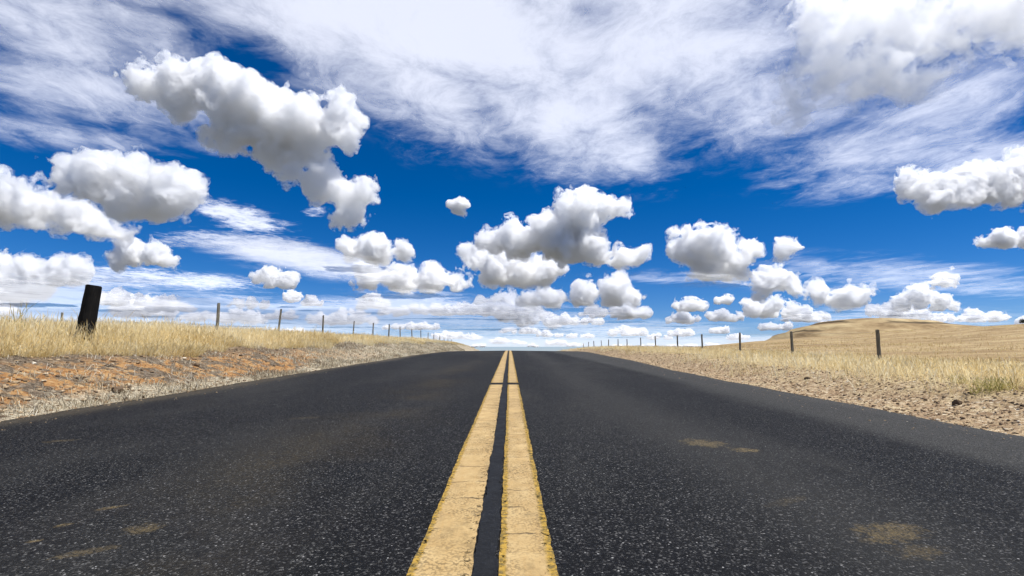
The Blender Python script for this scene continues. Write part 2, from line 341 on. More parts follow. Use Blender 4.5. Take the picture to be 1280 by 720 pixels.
# ------------------------------------------------------------------ fences
m = NT('weathered_post'); P = m.pos()
gr = m.noise(m.scale(P, (9, 9, .8)), 5, 6, .7)
pc = m.ramp(gr, [(.3, (.045, .042, .036)), (.5, (.16, .15, .12)), (.7, (.32, .3, .23))])
pc = m.mix(m.rng(m.noise(P, 6, 4), .55, .7, 0., .55), pc, (.16, .165, .06))
m.bsdf(pc, .9, m.bump(gr, .01, .8), .15); post_mat = m.m
m = NT('fence_wire_steel'); m.bsdf((.2, .19, .18), .55, None, .4); wire_mat = m.m
def post_mesh(name, h, r, seed, sides=9):
    g = np.random.default_rng(seed); zz = np.array([-.3, 0, .25 * h, .5 * h, .75 * h, h - .02, h]); rr = r * np.array([1.08, 1.05, 1.02, .98, .96, .94, .8])
    V = []; a = np.arange(sides) * 2 * np.pi / sides
    wob_ = r * .16 * g.standard_normal(sides)
    bend = np.cumsum(g.standard_normal((len(zz), 2)) * r * .07, 0)
    for k, (z_, r_) in enumerate(zip(zz, rr)):
        q = r_ + wob_ * (r_ / r) + g.standard_normal(sides) * r * .03
        V.append(np.stack([bend[k, 0] + q * np.cos(a), bend[k, 1] + q * np.sin(a), np.full(sides, z_ + (g.standard_normal(sides) * .006 if k == len(zz) - 1 else 0))], 1))
    V = np.concatenate(V); n = len(zz); i = np.arange(sides); j = (i + 1) % sides
    Q = np.concatenate([np.stack([k * sides + i, k * sides + j, (k + 1) * sides + j, (k + 1) * sides + i], 1) for k in range(n - 1)])
    me = bpy.data.meshes.new(name); faces = [tuple(f) for f in Q] + [tuple((n - 1) * sides + i)]
    me.from_pydata([tuple(v) for v in V], [], faces); me.update(); return me
def fence(x0, d0, step, n, h, label, seed):
    g = np.random.default_rng(seed)
    root = obj('wire_fence', None, label=label, category='fence', group='wire fences along the road'); root.empty_display_size = .5
    pts = []
    for k in range(n):
        d = d0 + k * step; x = x0 + g.normal() * .06; z = float(z_ground(x, d)); hh = h * (1 + g.normal() * .035)
        p = obj('post', post_mesh('post', hh, .042 + g.random() * .007, seed * 100 + k), post_mat, root)
        p.location = (x, d, z); p.rotation_euler = (g.normal() * .022, g.normal() * .028 + .01, g.random() * 3); pts.append((x, d, z, hh))
    ends = pts
    for fr_ in (.32, .52, .72, .92):
        V = []; Fc = []
        for (xa, da, za, ha), (xb, db, zb, hb) in zip(ends[:-1], ends[1:]):
            for t in np.linspace(0, 1, 5)[:-1]:
                V.append((xa + (xb - xa) * t - .055, da + (db - da) * t, za + ha * fr_ + (zb + hb * fr_ - za - ha * fr_) * t - .03 * 4 * t * (1 - t)))
        x, d, z, hh = ends[-1]; V.append((x - .055, d, z + hh * fr_))
        V = np.array(V); r_ = .0026; nv = len(V)
        ring = np.array([(0, 1), (-.87, -.5), (.87, -.5)]) * r_
        W = np.concatenate([V + np.array([a, 0, b]) for a, b in ring]); i = np.arange(nv - 1)
        Q = np.concatenate([np.stack([s_ * nv + i, s_ * nv + i + 1, ((s_ + 1) % 3) * nv + i + 1, ((s_ + 1) % 3) * nv + i], 1) for s_ in range(3)])
        obj('wire', mesh_np('wire', W, Q, True), wire_mat, root)
    return root
fence(-9.77, 17.1, 5, 15, 1.18, 'wire fence on grey wooden posts in the tall grass left of the road', 3)
fence(11.85, 16.35, 5, 14, 1.02, 'wire fence on weathered posts right of the road below the hill', 4)

def px_at(x, y, d):
    r_ = ray(x, y); return CAM + r_ * (d / r_[1])
# the thick black post that leans in the grass
m = NT('charred_timber'); P = m.pos(); gr = m.noise(m.scale(P, (14, 14, 1)), 4, 6, .7)
m.bsdf(m.ramp(gr, [(.35, (.004, .004, .004)), (.6, (.011, .01, .009)), (.8, (.035, .03, .024))]), .9, m.bump(gr, .012, 1.), .12)
POST_TURN = 0
def timber(name, w0, w1, dp, h):
    g = np.random.default_rng(5); V = []; zz = np.concatenate([[-.35], np.linspace(0, h - .015, 10), [h]])
    for z_ in zz:
        t = max(z_, 0) / h; hw = (w0 * (1 - t) + w1 * t) / 2; hd = dp / 2; c = .022 if z_ < h - .001 else .035; s_ = 1 if z_ < h - .001 else .94
        ring = [(-hw + c, -hd), (hw - c, -hd), (hw, -hd + c), (hw, hd - c), (hw - c, hd), (-hw + c, hd), (-hw, hd - c), (-hw, -hd + c)]
        V += [(a * s_ + g.normal() * .003, b * s_ + g.normal() * .003, z_ + (g.normal() * .005 if z_ > h - .02 else 0)) for a, b in ring]
    n = len(zz); Fc = [(k * 8 + i, k * 8 + (i + 1) % 8, (k + 1) * 8 + (i + 1) % 8, (k + 1) * 8 + i) for k in range(n - 1) for i in range(8)] + [tuple((n - 1) * 8 + i for i in range(8))]
    me = bpy.data.meshes.new(name); me.from_pydata(V, [], Fc); me.update(); return me
D0 = 8.3; pb = px_at(107, 412, D0); ptop = px_at(117.5, 357, D0)
gz = float(z_ground(pb[0], D0)); dirv = Vector(ptop - pb).normalized(); base = Vector(pb) - dirv * ((pb[2] - gz) / dirv.z)
hgt_ = (Vector(ptop) - base).length
tp = obj('wooden_post', timber('wooden_post', .3, .235, .12, hgt_), m.m, label='thick black square timber post leaning in the tall grass left of the road', category='post')
tp.location = base; tp.rotation_euler = dirv.to_track_quat('Z', 'Y').to_euler(); tp.rotation_euler.rotate_axis('Z', R(POST_TURN))
# one lone post far out in the left field
q = px_at(77, 397, 33); zq = float(z_ground(q[0], 33))
lp = obj('fence_post', post_mesh('fence_post', max(q[2] + .33 - zq, .8), .055, 77), post_mat, label='lone thin post far out in the grass, left of the thick black post', category='post')
lp.location = (q[0], 33, zq)

# ------------------------------------------------------------------ grass
def blade_mat(name, stops, tl=.4):
    m = NT(name); v = m.at('tint'); c = m.ramp(v, stops)
    d = m.n('ShaderNodeBsdfDiffuse'); m.put(d.inputs[0], c); t = m.n('ShaderNodeBsdfTranslucent'); m.put(t.inputs[0], c)
    m.surf(m.mixsh(tl, d.outputs[0], t.outputs[0])); return m.m
STRAW = [(0., (.28, .175, .06)), (.3, (.6, .45, .19)), (.6, (.78, .64, .34)), (.85, (.87, .76, .48)), (1., (.9, .83, .61))]
straw_mat = blade_mat('dry_stalk', STRAW, .5)
thatch_mat = blade_mat('dry_thatch', [(0., (.12, .09, .06)), (.3, (.36, .3, .2)), (.65, (.6, .53, .38)), (1., (.82, .76, .6))], .25)
green_mat = blade_mat('green_grass', [(0., (.1, .11, .02)), (.4, (.3, .28, .07)), (.7, (.5, .43, .16)), (1., (.66, .58, .3))])
def blades(name, base, h, wdt, tint, mat, lean=.35, curl=.45, prof_w=(.8, .7, .55, 1.25, .15), lev=(0, .35, .68, .85, 1.), flat=None, **props):
    n = len(base); az_ = rng.random(n) * 2 * np.pi; ln = np.abs(rng.normal(0, lean, n)); cu = rng.normal(0, curl, n) * .6 + curl * .5
    dirx, diry = np.cos(az_), np.sin(az_); fa = rng.random(n) * np.pi
    wx, wy = np.cos(fa), np.sin(fa)
    V = np.empty((n, len(lev), 2, 3))
    for k, (t, pw) in enumerate(zip(lev, prof_w)):
        ang = ln + cu * t; r_ = h * t * np.sin(ang); z_ = h * t * np.cos(ang)
        c = base + np.stack([dirx * r_, diry * r_, z_], 1)
        o = np.stack([wx, wy, np.zeros(n)], 1) * (wdt * pw / 2)[:, None]
        V[:, k, 0] = c - o; V[:, k, 1] = c + o
    nl = len(lev); b = np.arange(n) * nl * 2
    Q = np.concatenate([np.stack([b + 2 * k, b + 2 * k + 1, b + 2 * k + 3, b + 2 * k + 2], 1) for k in range(nl - 1)])
    me = mesh_np(name, V.reshape(-1, 3), Q, False); attr(me, 'tint', np.repeat(np.clip(tint, 0, 1), nl * 2))
    return obj(name, me, mat, **props)
def scatter(n, y0, y1, lat_fn, pw=1.):
    y = y0 * (y1 / y0) ** (rng.random(n) ** pw); return lat_fn(y, n), y
# left: a tall dense stand of wild oats along the top of the bank, thinner behind
def latl(y, n):
    u = rng.random(n); return -(5.85 + 12 * u ** 2.0 + .55 * np.clip(n2(0, y, 2.5, 3, 5.), -1, 1) + .25 * n2(0, y, .6, 2, 15.))
x1, y1 = scatter(150000, 3.6, 85, latl)
d1 = n2(x1, y1, 1.2, 3, 21.); keep = rng.random(len(x1)) < np.clip(.72 + 1.1 * d1, .12, 1); x1, y1, d1 = x1[keep], y1[keep], d1[keep]
edge = sstep(5.6, 7., -x1)
h1 = (.16 + .23 * rng.random(len(x1))) * (.5 + .5 * edge) * (1 + .5 * d1) * np.interp(y1, [0, 14, 40, 90], [1.12, 1., .8, .75]) * np.where(rng.random(len(x1)) < .06, 1.35, 1.)
blades('dry_grass', np.stack([x1, y1, z_ground(x1, y1) - .02], 1), h1, .0034 + .0004 * y1, .68 + .5 * n2(x1, y1, 2.2, 3, 33.) + rng.normal(0, .2, len(x1)), straw_mat, kind='stuff',
       label='tall straw coloured grass along the top of the left bank')
x2, y2 = scatter(26000, 8, 80, lambda y, n: -(14 + 40 * rng.random(n)))
blades('dry_grass', np.stack([x2, y2, z_ground(x2, y2) - .02], 1), .25 + .2 * rng.random(len(x2)), .006 + .0006 * y2, .65 + .4 * n2(x2, y2, 3, 2, 3.) + rng.normal(0, .2, len(x2)), straw_mat, kind='stuff', label='straw grass over the open field beyond the left fence')
# right: shorter tufts, open at the edge of the gravel
def latr(y, n):
    u = rng.random(n); return 4.15 + widen(y) + 9.5 * u ** 1.35 + .7 * np.clip(n2(0, y, 3, 3, 45.), -1, 1)
x3, y3 = scatter(125000, 3.8, 85, latr)
d3 = n2(x3, y3, .8, 3, 51.) + .5 * n2(x3, y3, 3.5, 2, 61.)
keep = rng.random(len(x3)) < np.clip(.42 + 1.7 * d3, .02, 1) * sstep(3.95, 6.0, x3 - widen(y3) + 1.3 * d3); x3, y3, d3 = x3[keep], y3[keep], d3[keep]
h3 = (.09 + .12 * rng.random(len(x3))) * np.clip(1 + .9 * d3, .4, 1.8)
blades('dry_grass', np.stack([x3, y3, z_ground(x3, y3) - .015], 1), h3, .0036 + .00045 * y3, .66 + .45 * n2(x3, y3, 1.8, 3, 71.) + rng.normal(0, .2, len(x3)), straw_mat, lean=.5, kind='stuff',
       label='pale tufted grass between the right gravel verge and the fence')
x4, y4 = scatter(60000, 12, 80, lambda y, n: 13 + 45 * rng.random(n) ** 1.3)
d4 = n2(x4, y4, 2., 3, 81.); keep = rng.random(len(x4)) < np.clip(.3 + 1.9 * d4, .02, 1); x4, y4, d4 = x4[keep], y4[keep], d4[keep]
blades('dry_grass', np.stack([x4, y4, z_ground(x4, y4) - .02], 1), .05 + .13 * rng.random(len(x4)), .005 + .0005 * y4, .3 + .6 * n2(x4, y4, 4, 3, 91.) + rng.normal(0, .2, len(x4)), straw_mat, lean=.5, kind='stuff',
       label='sparse brownish grass on the slope beyond the right fence')
# left bank: short matted thatch
def latb(y, n): return -(4.12 + 2.0 * rng.random(n) ** 1.2)
x5, y5 = scatter(95000, 3.2, 50, latb)
d5 = n2(x5, y5, .7, 3, 14.); th = -.15 + 1.8 * d5 + .8 * (1 - sstep(4.35, 4.75, -x5)) + .9 * sstep(11, 18, y5)
keep = rng.random(len(x5)) < np.clip(th, .06, 1); x5, y5 = x5[keep], y5[keep]
blades('dry_thatch', np.stack([x5, y5, z_ground(x5, y5)], 1), .03 + .07 * rng.random(len(x5)), .0032 + .0004 * y5, .5 + .5 * n2(x5, y5, 1.1, 3, 24.) + rng.normal(0, .26, len(x5)), thatch_mat, lean=1.45, curl=.3,
       prof_w=(.9, 1, 1, .8, .3), kind='stuff', label='matted grey dead grass on the left bank')
# individual plants the photograph shows
def tuft(name, c, n, rad, h, wdt, mat, lo, hi, lean, **props):
    a = rng.random(n) * 2 * np.pi; r_ = rad * np.sqrt(rng.random(n)); bx = c[0] + r_ * np.cos(a) * 1.6; by = c[1] + r_ * np.sin(a)
    o = blades(name, np.stack([bx, by, z_ground(bx, by) - .01], 1), h * (.5 + .5 * rng.random(n)), np.full(n, wdt), lo + (hi - lo) * rng.random(n), mat, lean=lean, **props)
    return o
def on_ground(px, py):
    d = ray(px, py); t = 2.; 
    for _ in range(4000):
        p = CAM + d * t
        if p[2] < z_ground(p[0], p[1], False): return p
        t *= 1.002
    return p
c = on_ground(1243, 489); tuft('grass_tuft', c, 260, .13, .16, .005, green_mat, .3, 1., .55, label='yellow green grass tuft with dark foot at the edge of the right gravel verge', category='grass tuft')
c = on_ground(1205, 481); tuft('grass_tuft', c, 120, .09, .13, .005, green_mat, .6, 1., .55, label='paler low grass tuft just left of the yellow green tuft on the right verge', category='grass tuft')
q = px_at(26, 398, 8.5); g0 = np.array([q[0], 8.5]); tuft('weed', g0, 34, .12, .78, .007, green_mat, .2, .7, .16, label='thin greenish weed standing taller than the grass at the far left', category='weed')

# far shrub at the right end of the ridge
def leafy(name, c, rx, rz, n, mat, **props):
    u = rng.normal(size=(n, 3)); u /= np.linalg.norm(u, axis=1)[:, None]; p = u * (rng.random(n) ** .4)[:, None] * np.array([rx, rx, rz]); p[:, 2] = np.abs(p[:, 2])
    p += np.array(c); a = rng.normal(size=(n, 3)); b = rng.normal(size=(n, 3)); s_ = rx * .16
    a = a / np.linalg.norm(a, axis=1)[:, None] * s_; b = b / np.linalg.norm(b, axis=1)[:, None] * s_
    V = np.stack([p - a, p + b, p + a, p - b], 1).reshape(-1, 3); me = mesh_np(name, V, np.arange(n * 4).reshape(-1, 4)); attr(me, 'tint', np.repeat(rng.random(n), 4))
    return obj(name, me, mat, **props)
bush_mat = blade_mat('dark_leaf', [(0., (.02, .025, .012)), (1., (.07, .075, .035))], .2)

# ------------------------------------------------------------------ stones
ico = np.array([(0, .53, .85), (0, -.53, .85), (0, .53, -.85), (0, -.53, -.85), (.53, .85, 0), (-.53, .85, 0), (.53, -.85, 0), (-.53, -.85, 0), (.85, 0, .53), (-.85, 0, .53), (.85, 0, -.53), (-.85, 0, -.53)])
icf = np.array([(0, 1, 8), (0, 4, 5), (0, 5, 9), (0, 8, 4), (0, 9, 1), (1, 6, 8), (1, 7, 6), (1, 9, 7), (2, 3, 11), (2, 4, 10), (2, 5, 4), (2, 10, 3), (2, 11, 5), (3, 6, 7), (3, 7, 11), (3, 10, 6), (4, 8, 10), (5, 11, 9), (6, 10, 8), (7, 9, 11)])
def stones(name, x, y, r_, mat, tint, zf=None, **props):
    n = len(x); s_ = r_[:, None, None] * (ico[None] * (1 + rng.normal(0, .18, (n, 12, 1)))) * (np.array([1, .85, .6]) * (1 + rng.normal(0, .2, (n, 3))))[:, None]
    a = rng.random(n) * 6.28; ca, sa = np.cos(a), np.sin(a); xx = s_[..., 0] * ca[:, None] - s_[..., 1] * sa[:, None]; yy = s_[..., 0] * sa[:, None] + s_[..., 1] * ca[:, None]
    V = np.stack([xx + x[:, None], yy + y[:, None], s_[..., 2] + ((zf or z_ground)(x, y) + r_ * .2)[:, None]], 2).reshape(-1, 3)
    me = mesh_np(name, V, (icf[None] + 12 * np.arange(n)[:, None, None]).reshape(-1, 3)); attr(me, 'tint', np.repeat(np.clip(tint, 0, 1), 12)); return obj(name, me, mat, **props)
m = NT('verge_stone'); v = m.at('tint'); P = m.pos()
m.bsdf(m.mix(m.rng(m.noise(P, 60, 4), .3, .7, 0., .4), m.ramp(v, [(0, (.055, .036, .024)), (.35, (.25, .172, .098)), (.7, (.45, .335, .2)), (.9, (.58, .48, .33)), (1., (.74, .68, .54))]), (.27, .19, .115)), .9, None, .15); stone_mat = m.m
x6, y6 = scatter(22000, 3.6, 45, lambda y, n: 3.62 + widen(y) + 2.3 * rng.random(n) ** 1.1)
stones('gravel', x6, y6, (.004 + .016 * rng.random(len(x6)) ** 4) * np.interp(y6, [0, 8, 30], [.9, 1., 1.6]), stone_mat, rng.normal(.5, .25, len(x6)), kind='stuff', label='pinkish brown gravel strewn along the right verge')
x7, y7 = scatter(5000, 3.6, 40, lambda y, n: -(4.1 + 1.9 * rng.random(n)))
stones('gravel', x7, y7, (.007 + .028 * rng.random(len(x7)) ** 3), stone_mat, rng.normal(.4, .25, len(x7)), kind='stuff', label='scattered small stones and clods on the left bank')
x8, y8 = scatter(1500, 3.2, 40, lambda y, n: rng.random(n)); sd_ = rng.random(len(x8)) < .5
x8 = np.where(sd_, edge_l(y8) + .03 + .5 * x8 ** 3, edge_r(y8) - .03 - .6 * x8 ** 3)
stones('gravel', x8, y8, .003 + .007 * rng.random(len(x8)) ** 4, stone_mat, rng.normal(.42, .25, len(x8)), z_road, kind='stuff', label='loose grit spilt onto both edges of the asphalt')
for (px, py, s_, lb) in [(1196, 507, .042, 'dark brown stone on the right gravel verge below the green tuft'), (1010, 474, .04, 'small dark stone on the right verge beside the asphalt edge'),
                         (146, 494, .07, 'dark clod on the orange soil of the left bank'), (243, 461, .06, 'dark stone high on the left bank under the grass')]:
    c = on_ground(px, py); stones('stone', np.array([c[0]]), np.array([c[1]]), np.array([s_]), stone_mat, np.array([.08]), label=lb, category='stone')
cb_ = px_at(1278, 404, 62); zb_ = float(z_ground(cb_[0], 62))
leafy('bush', (cb_[0], 62, zb_ + .1), .3, .55, 300, bush_mat, label='small dark bush on the skyline at the right end of the ridge', category='bush')

# ------------------------------------------------------------------ cumulus clouds: closed bodies of scattering vapour at about 1100 m
def surface_nets(S, org, h):
    n = np.array(S.shape); ins = S < 0; c = n - 1
    corners = [(i, j, k) for i in (0, 1) for j in (0, 1) for k in (0, 1)]
    cnt = sum(ins[i:i + c[0], j:j + c[1], k:k + c[2]].astype(np.int8) for i, j, k in corners)
    act = (cnt > 0) & (cnt < 8); idx = np.argwhere(act); vid = -np.ones(act.shape, np.int64); vid[act] = np.arange(len(idx))
    acc = np.zeros((len(idx), 3)); cn = np.zeros(len(idx))
    for a in corners:
        for ax in range(3):
            if a[ax] == 1: continue
            b = list(a); b[ax] = 1
            sa = S[idx[:, 0] + a[0], idx[:, 1] + a[1], idx[:, 2] + a[2]]; sb = S[idx[:, 0] + b[0], idx[:, 1] + b[1], idx[:, 2] + b[2]]
            cr = (sa < 0) != (sb < 0); t = np.where(cr, sa / np.where(cr, sa - sb, 1), 0)
            p = np.array(a, float) + np.zeros((len(idx), 3)); p[:, ax] += t
            acc += p * cr[:, None]; cn += cr
    V = (idx + acc / cn[:, None]) * h + org; Q = []
    for ax in range(3):
        o1, o2 = (ax + 1) % 3, (ax + 2) % 3
        s0 = [slice(None)] * 3; s1 = [slice(None)] * 3; s0[ax] = slice(0, -1); s1[ax] = slice(1, None)
        A = ins[tuple(s0)]; B = ins[tuple(s1)]; e = np.argwhere(A != B)
        e = e[(e[:, o1] > 0) & (e[:, o2] > 0) & (e[:, o1] < n[o1] - 1) & (e[:, o2] < n[o2] - 1)]; fl = A[tuple(e.T)]
        def g(d1, d2):
            q = e.copy(); q[:, o1] -= d1; q[:, o2] -= d2; return vid[tuple(q.T)]
        q = np.stack([g(1, 1), g(0, 1), g(0, 0), g(1, 0)], 1); q[~fl] = q[~fl][:, ::-1]; Q.append(q)
    return V, np.concatenate(Q)
CLOUD_OD, CLOUD_G, CLOUD_ALB = 12., .45, (.975, .981, .991)
_cm = {}
def cloud_mat(size, thin=1.):
    alb = (.994, .996, .999) if thin < .2 else CLOUD_ALB
    key = (round(math.log(size) * 4), thin)
    if key in _cm: return _cm[key]
    size = math.exp(key[0] / 4); dens = CLOUD_OD * thin / (size * 2.5)
    m = NT('cloud_vapour'); P = m.pos(); nz = m.noise(P, 1.5 / size, 9, .66)
    v = m.n('ShaderNodeVolumeScatter'); m.put(v.inputs['Color'], alb); v.inputs['Anisotropy'].default_value = CLOUD_G
    m.put(v.inputs['Density'], m.rng(nz, .42, .6, 0., dens * 2.4))
    m.t.links.new(v.outputs[0], m.out.inputs['Volume'])
    # barely visible translucent skin, added so that object masks pick up the cloud
    d = m.n('ShaderNodeBsdfTranslucent'); m.put(d.inputs[0], (.9, .9, .92))
    m.surf(m.mixsh(.006, m.n('ShaderNodeBsdfTransparent').outputs[0], d.outputs[0]))
    _cm[key] = m.m; return m.m
_fm = {}
def fringe_mat(size):
    key = round(math.log(size) * 3)
    if key in _fm: return _fm[key]
    size = math.exp(key / 3); dens = 2.2 / size
    m = NT('cloud_fringe'); P = m.pos(); nz = m.noise(P, 2.4 / size, 8, .68, .4)
    v = m.n('ShaderNodeVolumeScatter'); m.put(v.inputs['Color'], (.99, .99, .995)); v.inputs['Anisotropy'].default_value = CLOUD_G
    m.put(v.inputs['Density'], m.rng(nz, .46, .66, 0., dens * 2.2)); m.t.links.new(v.outputs[0], m.out.inputs['Volume']); _fm[key] = m.m; return m.m
BASE = 1100.
def cloud(blobs, label, base=None, D=None, seed=0, vox=1.7, amp=.9, depth=1., thin=1., group=None, sharp=.18, fringe=False):
    """blobs: billows seen in directions x, y with apparent radius r; they stand on a flat base at BASE height"""
    g = np.random.default_rng(seed + 100); yb = base or max(b[1] + b[2] for b in blobs); xb = np.mean([b[0] for b in blobs])
    if D is None: D = BASE / max(ray(xb, yb)[2], .016)
    s = D / F; C, Rr = [], []
    for x, y, r_ in blobs:
        for k, q in ((0, 1.), (1, .8), (-1, .8)):
            C.append(CAM + ray(x, y) * (D + (g.random() - .5) * .5 * r_ * s + k * depth * .75 * r_ * s)); Rr.append(r_ * s * q)
    C = np.array(C); Rr = np.array(Rr); rm = np.median(Rr); h = vox * s; pad = rm * .75 + 3 * h
    lo = C.min(0) - Rr.max() - pad; hi = C.max(0) + Rr.max() + pad; n = np.ceil((hi - lo) / h).astype(int) + 1
    Xg, Yg, Zg = np.meshgrid(*[lo[i] + h * np.arange(n[i]) for i in range(3)], indexing='ij')
    k = rm * sharp; E = np.zeros(Xg.shape)
    for p, r_ in zip(C, Rr):
        E += np.exp(-np.clip(np.sqrt((Xg - p[0]) ** 2 + (Yg - p[1]) ** 2 + (Zg - p[2]) ** 2) - r_, -20 * k, 20 * k) / k)
    S = -k * np.log(np.maximum(E, 1e-9)); band = np.abs(S) < rm * 1.1
    Pp = np.stack([Xg[band], Yg[band], Zg[band]], 1) / (rm * 1.5) + g.random(3) * 50
    Pp = Pp + np.stack([vnoise(Pp * 1.3 + 9), vnoise(Pp * 1.3 + 31), vnoise(Pp * 1.3 + 57)], 1) * .35
    S[band] -= amp * rm * (billow(Pp, 6, .6) * .8 + fbm(Pp * .8 + 5, 7, .7) * 1.9 - .12)
    if base:
        zb = CAM[2] + ray(xb, yb)[2] * D
        soft = zb - Zg + rm * .22 * vnoise(np.stack([Xg.ravel(), Yg.ravel(), Zg.ravel()], 1) / (rm * .8)).reshape(Xg.shape); kk = rm * .25
        a = np.clip(.5 + .5 * (S - soft) / kk, 0, 1); S = soft * (1 - a) + S * a + kk * a * (1 - a)
    S = np.pad(S, 1, constant_values=h); V, Q = surface_nets(S, lo - h, h)
    pr = dict(label=label, category='cloud')
    if group: pr['group'] = group
    c0 = V.mean(0); o = obj('cloud', mesh_np('cloud', V - c0, Q, True), cloud_mat(rm, thin), **pr); o.location = c0
    if fringe:
        S2 = S[1:-1, 1:-1, 1:-1][::2, ::2, ::2]; pp = np.argwhere(np.ones(S2.shape, bool)) * 2 * h / rm
        V2, Q2 = surface_nets(np.pad(S2 - rm * (.2 + .5 * fbm(pp * .9 + seed, 4, .6).reshape(S2.shape)), 1, constant_values=h), lo - 2 * h, 2 * h)
        obj('fringe', mesh_np('fringe', V2 - c0, Q2, True), fringe_mat(rm), o)
    return o
BIG = [
 ([(180,100,22),(215,98,24),(262,108,30),(300,120,34),(340,140,34),(375,150,32),(410,160,24),(435,170,16),(430,138,18),(447,145,10),(300,155,30),(340,175,30),(265,165,14),(285,180,14),(370,190,22),(365,215,14),(385,225,14),(405,240,12),(392,192,16),(345,196,14),(412,218,11),(225,130,18),(430,245,19),(455,240,14),(435,268,14),(420,272,7)], None, 2400, 'large ragged white cloud high on the left, trailing puffs down its lower right end'),
 ([(80,218,18),(120,215,24),(160,222,30),(205,235,28),(235,240,16),(150,248,26),(200,256,24)], 274, None, 'rounded cloud with a grey flat base below the large ragged cloud'),
 ([(-10,250,28),(40,255,28),(90,265,26),(130,285,18),(150,302,15)], 298, None, 'long grey bottomed cloud sloping down from the left edge of the sky'),
 ([(165,310,16),(190,318,18),(215,325,10),(150,322,12)], 341, None, 'bright white puff at the lower end of the long sloping grey cloud'),
 ([(-5,335,20),(30,340,22),(70,345,20),(95,340,14),(50,360,18),(15,362,20)], 376, None, 'broad pale cloud bank low at the left edge above the black post'),
 ([(567,255,6),(575,253,7.5),(583,255,5),(572,261,7),(577,266,5)], None, 3600, 'lone tiny ragged puff in open blue sky above the centre of the road'),
 ([(437,312,14),(470,315,18),(505,314,12),(455,310,12)], 327, None, 'flat white cloud left of centre with two humps'),
 ([(460,345,16),(500,348,22),(540,350,18),(570,352,12)], 363, None, 'grey based cloud of three humps under the flat white cloud'),
 ([(590,325,15),(615,335,20),(650,340,20),(680,338,18),(705,342,8)], 355, None, 'white cloud tucked under the left end of the tall central cloud'),
 ([(605,300,10),(640,300,20),(680,290,26),(720,265,30),(760,262,13),(780,260,7),(700,310,26),(740,312,24),(780,318,16),(801,318,9),(650,310,18)], 332, None, 'tall towering cloud over the road with a wide dark base'),
 ([(843,311,9),(870,310,24),(900,308,24),(940,312,16),(978,309,9),(880,332,20),(920,330,20)], 350, None, 'dark bottomed cloud with a thin tail right of the tall central cloud'),
 ([(955,355,17),(985,352,17),(1020,365,16),(1060,370,20),(1085,372,10)], 385, None, 'long low cloud with a blue grey base right of the fence posts'),
 ([(690,372,16),(730,365,18),(770,362,20),(795,372,11),(655,376,10)], 382, None, 'wide flat cloud layered above another under the tall central cloud'),
 ([(740,388,13),(780,386,17),(808,390,9)], 399, None, 'rounded dark based cloud just under the wide flat cloud'),
 ([(600,383,11),(630,382,18),(660,392,17),(690,402,10),(580,384,8)], 409, None, 'bright sloping cloud low over the road crest left of centre'),
 ([(848,382,9),(862,382,10),(876,383,7)], 390, None, 'small oval cloud alone in blue sky right of the road'),
 ([(897,376,6),(908,375,7)], 381, None, 'tiny oval cloud to the right of the small oval cloud'),
 ([(940,385,12),(970,382,12),(990,384,7)], 396, None, 'pale cloud tucked below the left end of the long low cloud'),
 ([(1125,378,11),(1150,370,15),(1175,378,12),(1195,382,8)], 390, None, 'pale hazy cloud standing over the right field ridge'),
 ([(1180,350,13),(1172,354,8)], 362, None, 'faint small puff over the pale hazy cloud above the ridge'),
 ([(1020,30,38),(1080,25,55),(1150,25,55),(1220,20,50),(1260,30,38),(1010,85,26),(1060,75,46),(1120,75,40),(1180,55,38),(1300,5,60),(995,118,13)], None, 2000, 'huge bright cloud cut off by the top right corner of the sky'),
 ([(1135,235,13),(1165,240,22),(1210,237,25),(1255,230,27),(1300,225,34),(1270,205,14)], 267, None, 'big white cloud at the right edge with a level base'),
 ([(1228,302,8),(1255,298,12),(1290,298,15)], 310, None, 'slim cloud at the right edge below the big white cloud'),
 ([(150,372,14),(130,375,10),(172,376,8)], 383, None, 'small rounded cloud just right of the black post'),
 ([(192,382,10),(212,381,12),(232,384,8)], 391, None, 'flat grey based cloud right of the small rounded cloud by the post'),
 ([(340,348,14),(360,350,13),(322,350,8)], 361, None, 'soft low cloud between the left fence and the three humped cloud'),
 ([(300,379,7),(314,380,8),(329,382,7),(286,382,5)], 387, None, 'faint white heap above the second post of the left fence'),
 ([(468,378,12),(482,381,8),(452,382,8)], 387, None, 'small domed cloud below the three humped grey cloud'),
 ([(363,371,9),(372,373,6)], 378, None, 'tiny domed cloud left of its twin over the left fence'),
 ([(390,376,10),(381,379,6),(400,379,5)], 383, None, 'tiny domed cloud right of its twin over the left fence'),
]
for i, (bl, bs, dd, lb) in enumerate(BIG): cloud([(a, b, c * (1 if i in (20, 0) else .96)) for a, b, c in bl], lb, bs, dd, seed=i, depth=.5 if i == 20 else 1., thin=.17 if i == 20 else .42 if i in (0, 5) else .7, fringe=i in (0, 1, 2, 3, 4, 5, 6, 7, 8, 9, 10, 11, 12, 14, 21, 22))
g = np.random.default_rng(5); small = []
for _ in range(4000):
    y = 388 + 46 * g.random() ** .8; x = -40 + 1360 * g.random()
    dens_ = 1. if x < 560 or 560 < x < 860 else .75
    if g.random() > dens_: continue
    r_ = (442 - y) * (.16 + .12 * g.random()) + .8
    wd_ = r_ * (2.2 + 3.5 * g.random())
    if any(abs(x - a) < (wd_ + b) * .75 and abs(y - c) < (r_ + d) * 1.0 for a, c, b, d in small): continue
    small.append((x, y, wd_, r_))
    if len(small) >= 95: break
